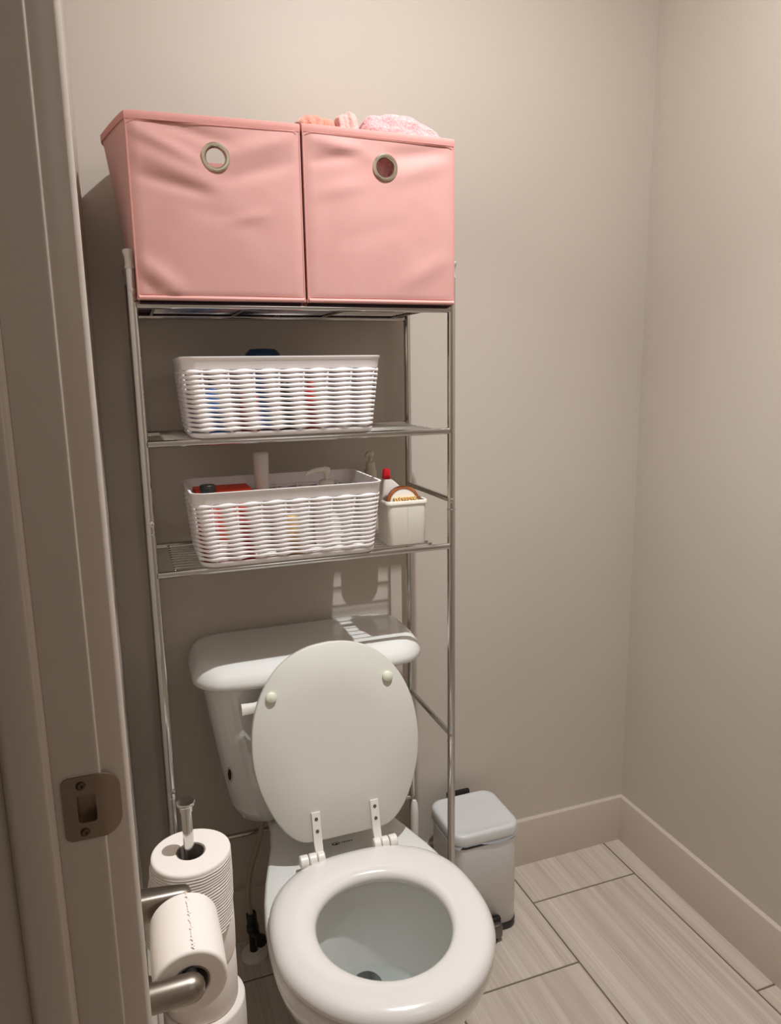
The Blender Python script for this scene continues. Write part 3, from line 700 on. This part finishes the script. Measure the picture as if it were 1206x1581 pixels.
# raised lid, in lid plane coordinates: a across, h up the lid, q toward the room
TH = math.radians(14.5); HY, HZ = -.345, .440
def LP(a, h, q=0.): return V(a, HY+h*math.sin(TH)-q*math.cos(TH), HZ+h*math.cos(TH)+q*math.sin(TH))
lo = []
ctrl = [(0, .0105), (.05, .0105), (.085, .0140), (.112, .034), (.135, .068), (.155, .118), (.1640, .165), (.1645, .205), (.158, .250), (.140, .296), (.110, .337), (.075, .362), (.038, .375), (0, .379)]
cp = smoothpath([(a, 0, h) for a, h in ctrl], 4)
lo = [(p.x, p.z) for p in cp] + [(-p.x, p.z) for p in reversed(cp[1:-1])]
cen = (0, .195)
bm = BM(); rings = []
for sc, q in ((.965, -.0155), (.985, -.0150), (1, -.0115), (1, -.0045), (.995, -.0015), (.985, 0), (.5, 0)):
    rings.append([LP(cen[0]+(a-cen[0])*sc, cen[1]+(h-cen[1])*sc, q) for a, h in lo])
loft(bm, rings, True, True)
lid = tp('lid', bm, LIDM, ang=45)
for a, h in ((-.121, .291), (.111, .296)):
    bm = BM(); d = LP(0, 0, 1)-LP(0, 0, 0); lathe(bm, [(.0098, 0), (.0105, .002), (.0100, .006), (.0070, .0085), (.0001, .0092)], LP(a, h), d, 20, cap0=True); tp('bumper', bm, BUMPM, lid)
# hinges
for s in (-1, 1):
    a0 = s*.058
    kx = [(-.097, -.081), (-.0795, -.065), (-.0635, -.050)] if s < 0 else [(.047, .061), (.0625, .077), (.0785, .094)]
    bm = BM()
    strap = [(.066, .0045), (.045, .0045), (.022, .0045), (.010, .004), (-.004, .008), (-.014, .012)]
    rr_ = []
    for h, q in strap:
        wd = .0088 if h > -.002 else .0080
        rr_.append([LP(a0-wd, h, q-.0042), LP(a0+wd, h, q-.0042), LP(a0+wd*.9, h, q+.0004), LP(a0-wd*.9, h, q+.0004)])
    loft(bm, rr_, True, True)
    hg = tp('hinge', bm, HINGEM, ang=50)
    for k, (xa, xb) in enumerate(kx):
        bm = BM(); rk_ = .0118 if True else .01
        lathe(bm, [(.0001, 0), (rk_*.86, 0), (rk_, .0016), (rk_, xb-xa-.0016), (rk_*.86, xb-xa), (.0001, xb-xa)], (xa, -.357, .4265), (1, 0, 0), 24); tp('knuckle', bm, HINGEM, hg)
    for h in (.054, .0315):
        bm = BM(); lathe(bm, [(.0034, 0), (.0032, .0008), (.0016, .0010), (.0001, .0004)], LP(a0, h, .0049), LP(0, 0, 1)-LP(0, 0, 0), 14); tp('screw', bm, SCREWM, hg)

# water supply: hose, valve and floor flange
sv = thing('supply_valve', 'black shutoff valve on a white floor flange with pale hose to the tank', 'valve', (-1.056, -.062, 0))
def sp(name, bm, mt, parent=None): bm.transform(Matrix.Translation(V(1.056, .062, 0))); return obj(name, bm, mt, parent or sv)
bm = BM(); lathe(bm, [(.030, 0), (.030, .004), (.026, .010), (.015, .014), (.0001, .0145)], (-1.056, -.062, 0), n=28, cap0=True); sp('flange', bm, mat('flange_plastic', (226, 219, 208), .4))
bm = BM(); tube(bm, [(-1.056, -.062, .013), (-1.056, -.062, .062)], .0095, 14); tube(bm, [(-1.056, -.062, .058), (-1.050, -.078, .066), (-1.046, -.098, .068)], [.009, .009, .006], 12)
lathe(bm, [(.012, 0), (.014, .003), (.014, .016), (.011, .022), (.0001, .022)], (-1.056, -.062, .062), n=14, cap0=True); sp('valve_body', bm, BLACKP)
bm = BM(); lathe(bm, [(.013, 0), (.0145, .003), (.013, .012), (.0001, .013)], (-1.046, -.098, .068), (.2, -1, .1), 12, cap0=True); sp('knob', bm, BLACKP)
bm = BM(); tube(bm, smoothpath([(-1.056, -.062, .083), (-1.062, -.062, .15), (-1.054, -.066, .22), (-1.030, -.078, .31), (-1.022, -.085, .37), (-1.021, -.087, .41)], 6), .0062, 12); sp('hose', bm, HOSE)
bm = BM(); lathe(bm, [(.011, 0), (.012, .004), (.012, .03), (.010, .034)], (-1.056, -.062, .078), (-.05, 0, 1), 10); sp('hose_nut', bm, BLACKP)

# ------------------------------------------------------------------ pedal bin
bw = thing('pedal_bin', 'white square pedal bin with black trim beside the toilet', 'trash can', (-.5255, -.122, 0))
def pr_(hx, hy, r, z, oy=0): return rrect(0, oy, hx, hy, r, z, 6)
bm = BM(); loft(bm, [pr_(.080, .076, .026, .018), pr_(.082, .078, .028, .020), pr_(.082, .078, .028, .240), pr_(.080, .076, .027, .241), pr_(.076, .074, .025, .238), pr_(.074, .072, .025, .03)], False, True); obj('body', bm, BINW, bw, ang=50)
bm = BM(); loft(bm, [pr_(.082, .078, .028, 0), pr_(.0835, .0795, .029, .003), pr_(.0835, .0795, .029, .019), pr_(.079, .077, .027, .020)], True, True); obj('base_ring', bm, BLACKP, bw, ang=50)
bm = BM(); loft(bm, [pr_(.0775, .0755, .027, .236), pr_(.0832, .0792, .029, .2405), pr_(.0832, .0792, .029, .2465), pr_(.080, .076, .027, .2485)], True, True); obj('inner_rim', bm, BLACKP, bw, ang=50)
bm = BM(); loft(bm, [pr_(.079, .077, .027, .2500), pr_(.0855, .0815, .030, .2502), pr_(.0860, .0820, .031, .253), pr_(.0856, .0816, .031, .268), pr_(.083, .079, .030, .2735), pr_(.0745, .0725, .026, .2755), pr_(.072, .070, .024, .2745), pr_(.05, .05, .02, .2745)], True, True); ld = obj('lid', bm, BINLID, bw, ang=55)
ld.rotation_euler = (math.radians(0), 0, 0)
bm = BM(); box(bm, -.031, .031, .0825, .094, .240, .281, bev=.004); obj('lid_hinge', bm, BLACKP, bw)
bm = BM(); box(bm, -.024, .024, -.112, -.090, .010, .046, bev=.007, seg=3); obj('pedal', bm, PEDALM, bw)
bm = BM(); box(bm, -.028, .028, -.096, -.0792, .004, .052, bev=.006, seg=3); obj('pedal_housing', bm, BLACKP, bw)
bm = BM(); lathe(bm, [(.012, 0), (.013, .003), (.013, .007)], (0, -.100, 0), n=14, cap0=True, cap1=True); obj('foot', bm, mat('rubber_foot', (70, 66, 62), .6), bw)
bm = BM(); rnd = random.Random(4)                      # bag edge squeezed out below the lid
base = rrect(0, 0, .0842, .0802, .029, 0, 8); rings = [[], [], []]
dense = []
for a, b in zip(base, base[1:]+base[:1]):
    k = max(1, int((b-a).length/.008))
    for q in range(k): dense.append(a.lerp(b, q/k))
n = len(dense); hang = []
for i, p in enumerate(dense):
    s = 0
    if p.y < -.06 and p.x > -.018 and p.x < .068: s = max(0, math.sin((p.x+.018)/.086*PI))**.7
    if p.x < -.07: s = max(s, .75+.25*math.sin(p.y*60))
    hang.append(.0003+.0085*s)
for i, p in enumerate(dense):
    nr = V(p.x, p.y, 0).normalized(); wob = rnd.uniform(-.0006, .0006)
    rings[0].append(p+V(0, 0, .2500)); rings[1].append(p+nr*(.0012+wob)+V(0, 0, .2490-hang[i]*.5)); rings[2].append(p+nr*(.0022+wob)+V(0, 0, .2490-hang[i]))
loft(bm, rings); obj('liner', bm, LINER, bw, ang=80)

# ------------------------------------------------------------------ toilet brush behind the bowl
tb = thing('toilet_brush', 'white toilet brush standing behind the toilet near the pedal bin', 'brush', (-.664, -.085, 0))
bm = BM(); lathe(bm, [(.040, 0), (.042, .004), (.036, .11), (.030, .125), (.014, .128), (.0001, .128)], n=24, cap0=True); obj('holder', bm, WHITEP, tb)
bm = BM(); lathe(bm, [(.006, .125), (.006, .17), (.0085, .20), (.0102, .245), (.0098, .285), (.0078, .308), (.0045, .316), (.0001, .318)], n=18); obj('handle', bm, WHITEP, tb)

# ------------------------------------------------------------------ toilet paper
def roll_mesh(r, h, rc=.021, seed_=1, flare=0.):
    rnd = random.Random(seed_); n = 48; bm = BM()
    ph = [rnd.uniform(0, 6) for _ in range(4)]
    def rg(rr, z, wob=0.):
        out = []
        for i in range(n):
            a = 2*PI*i/n; d = wob*(math.sin(2*a+ph[0])*.6+math.sin(3*a+ph[1])*.4)
            out.append(V((rr+d)*math.cos(a), (rr+d)*math.sin(a), z))
        return out
    wb = .0012
    loft(bm, [rg(rc, .001), rg(rc+.001, 0), rg(rc+.0025, 0), rg(r-.0045, 0, wb), rg(r-.003, 0, wb), rg(r-.0008, .0012, wb), rg(r, .004, wb), rg(r+.0006, h*.5, wb), rg(r, h-.004, wb), rg(r-.0008, h-.0012, wb), rg(r-.003, h, wb), rg(r-.0045, h, wb), rg(rc+.0025, h), rg(rc+.001, h), rg(rc, h-.001)])
    return bm
def tube_mesh(rc, h):
    bm = BM(); lathe(bm, [(rc, .0005), (rc, h-.0005), (rc-.0015, h-.0005), (rc-.0015, .0005), (rc, .0005)], n=32); return bm
SX, SY = -1.2005, -.520
st = thing('paper_stand', 'chrome floor stand with a flat cap holding a stack of spare toilet rolls', 'paper stand', (SX, SY, 0))
bm = BM(); lathe(bm, [(.072, 0), (.073, .003), (.073, .008), (.070, .011), (.0001, .012)], n=36, cap0=True); obj('base', bm, CHROME, st)
bm = BM(); tube(bm, [(0, 0, .010), (0, 0, .40), (0, 0, .691)], .0078, 16); obj('pole', bm, CHROME, st)
bm = BM(); lathe(bm, [(.0080, -.013), (.0094, -.012), (.0094, -.003), (.0128, -.002), (.0134, -.0008), (.0134, .0022), (.0126, .0030), (.0001, .0032)], (0, 0, .692), n=28); obj('cap', bm, CHROME, st)
RH = .0858
specs = [(6, .0580, .002, .000, 'loosely wound white toilet roll on top of the stack, around the chrome pole'),
         (5, .0570, .0035, -.002, 'white toilet roll second from the top of the stack'),
         (4, .0565, .003, .001, 'white toilet roll third from the top of the stack'),
         (3, .0620, .006, -.004, 'wide white toilet roll fourth from the top, sticking out of the stack')]
hid = 'white toilet roll, %s from the top of the stack, below the picture edge'
for k, r, dx, dy, lb in specs + [(2, .058, 0, 0, hid % 'fifth'), (1, .058, .001, 0, hid % 'sixth'), (0, .058, 0, .001, hid % 'last')]:
    t = thing('toilet_roll', lb, 'toilet paper', (SX+dx, SY+dy, .0125+k*RH), 'spare toilet rolls on the stand')
    o = obj('paper', roll_mesh(r, RH-.0006, .0215, k+1), PAPER, t, ang=60)
    obj('cardboard_core', tube_mesh(.0213, RH-.002), PAPERT, t)
    if k == 6:                                        # loosened outer sheet, telescoped down on the door side
        bm = BM(); n = 60; rings = []; lay = 9
        for j in range(lay+1):
            z = .081 - j*.0118*1.0; ring = []
            for i in range(n+1):
                a = math.radians(105) + math.radians(235)*i/n
                s = min(1, 1.5*math.sin(PI*i/n))**.8*(1-.55*i/n)
                zz = .079 - j/lay*(.078+.048*s) ; rr = r+.0012+.0255*s*(j/lay)**1.2 + .0008*math.sin(j*2.1)
                ring.append(V(rr*math.cos(a), rr*math.sin(a), zz))
            rings.append(ring)
        R1 = rings; R2 = [[p*1.0 - V(p.x, p.y, 0).normalized()*.0008 for p in ring] for ring in rings]
        loft(bm, R1, closed=False); loft(bm, R2, closed=False)
        o = obj('loose_sheet', bm, None, t, ang=80, recalc=True)
        M = mat('toilet_paper_rippled', (240, 230, 222), .95, spec=.1); N = M.node_tree.nodes; L = M.node_tree.links
        tc = N.new('ShaderNodeTexCoord'); wv = N.new('ShaderNodeTexWave'); wv.bands_direction = 'Z'; wv.inputs['Scale'].default_value = 75; wv.inputs['Distortion'].default_value = 2.2; wv.inputs['Detail'].default_value = 1; wv.inputs['Detail Scale'].default_value = .4
        bp = N.new('ShaderNodeBump'); bp.inputs['Strength'].default_value = .8; bp.inputs['Distance'].default_value = .003
        L.new(tc.outputs['Object'], wv.inputs['Vector']); L.new(wv.outputs['Fac'], bp.inputs['Height']); L.new(bp.outputs[0], N['Principled BSDF'].inputs['Normal'])
        o.data.materials.append(M)
# wall holder with two nickel arms
PX, PZ = -1.2205, .660
ph = thing('paper_holder', 'brushed nickel toilet paper holder with two arms on the wall by the door', 'paper holder', (XL, -.755, PZ))
def hp(name, bm, mt): bm.transform(Matrix.Translation(V(-XL, .755, -PZ))); return obj(name, bm, mt, ph)
for y in (-.832, -.682):
    bm = BM(); lathe(bm, [(.0001, 0), (.024, 0), (.024, .004), (.0205, .007), (.0150, .012)], (XL, y, PZ), (1, 0, 0), 28); hp('wall_plate', bm, NICKEL)
    bm = BM(); e = PX-XL
    if y < -.75: lathe(bm, [(.0155, .008), (.0155, e-.004), (.0148, e+.002), (.0122, e+.008), (.0075, e+.0122), (.0001, e+.0138)], (XL, y, PZ), (1, 0, 0), 28)
    else:
        rings = []
        for q, hh, ww in ((.006, .0190, .0165), (.02, .0185, .016), (.04, .0168, .0145), (.06, .0148, .0125), (e+.006, .0135, .0115), (e+.010, .0112, .009), (e+.012, .006, .005)):
            rings.append([p + V(0, 0, 0) for p in [V(XL+q, y+ww*math.copysign(abs(math.cos(a))**.6, math.cos(a)), PZ+hh*math.copysign(abs(math.sin(a))**.6, math.sin(a))) for a in [2*PI*i/28 for i in range(28)]]])
        loft(bm, rings, True, True)
    hp('arm', bm, NICKEL)
bm = BM(); tube(bm, [(PX, -.832, PZ), (PX, -.682, PZ)], .0075, 14); hp('spindle', bm, BLACKP)
t = thing('toilet_roll', 'part used white toilet roll hanging on the nickel wall holder', 'toilet paper', (PX, -.8105, PZ-.0132))
t.rotation_euler = (-PI/2, 0, 0)
obj('paper', roll_mesh(.0405, .102, .0205, 21), PAPER, t, ang=60)
obj('cardboard_core', tube_mesh(.0203, .1005), PAPERT, t)
bm = BM(); rnd = random.Random(8)                      # torn perforation along the top of the roll
rows = []
for j in range(40):
    a0 = math.radians(84)+rnd.uniform(-.035, .035); z = .003+.096*j/39
    rows.append([V(.0412*math.cos(a0+d), -.0412*math.sin(a0+d), z)*1.0 + V(0, -k_*.0005, 0) for d, k_ in ((-.05, 0), (-.012, .5), (0, 1), (.008, 0))])
loft(bm, rows, closed=False); obj('torn_edge', bm, PAPER, t, ang=80)
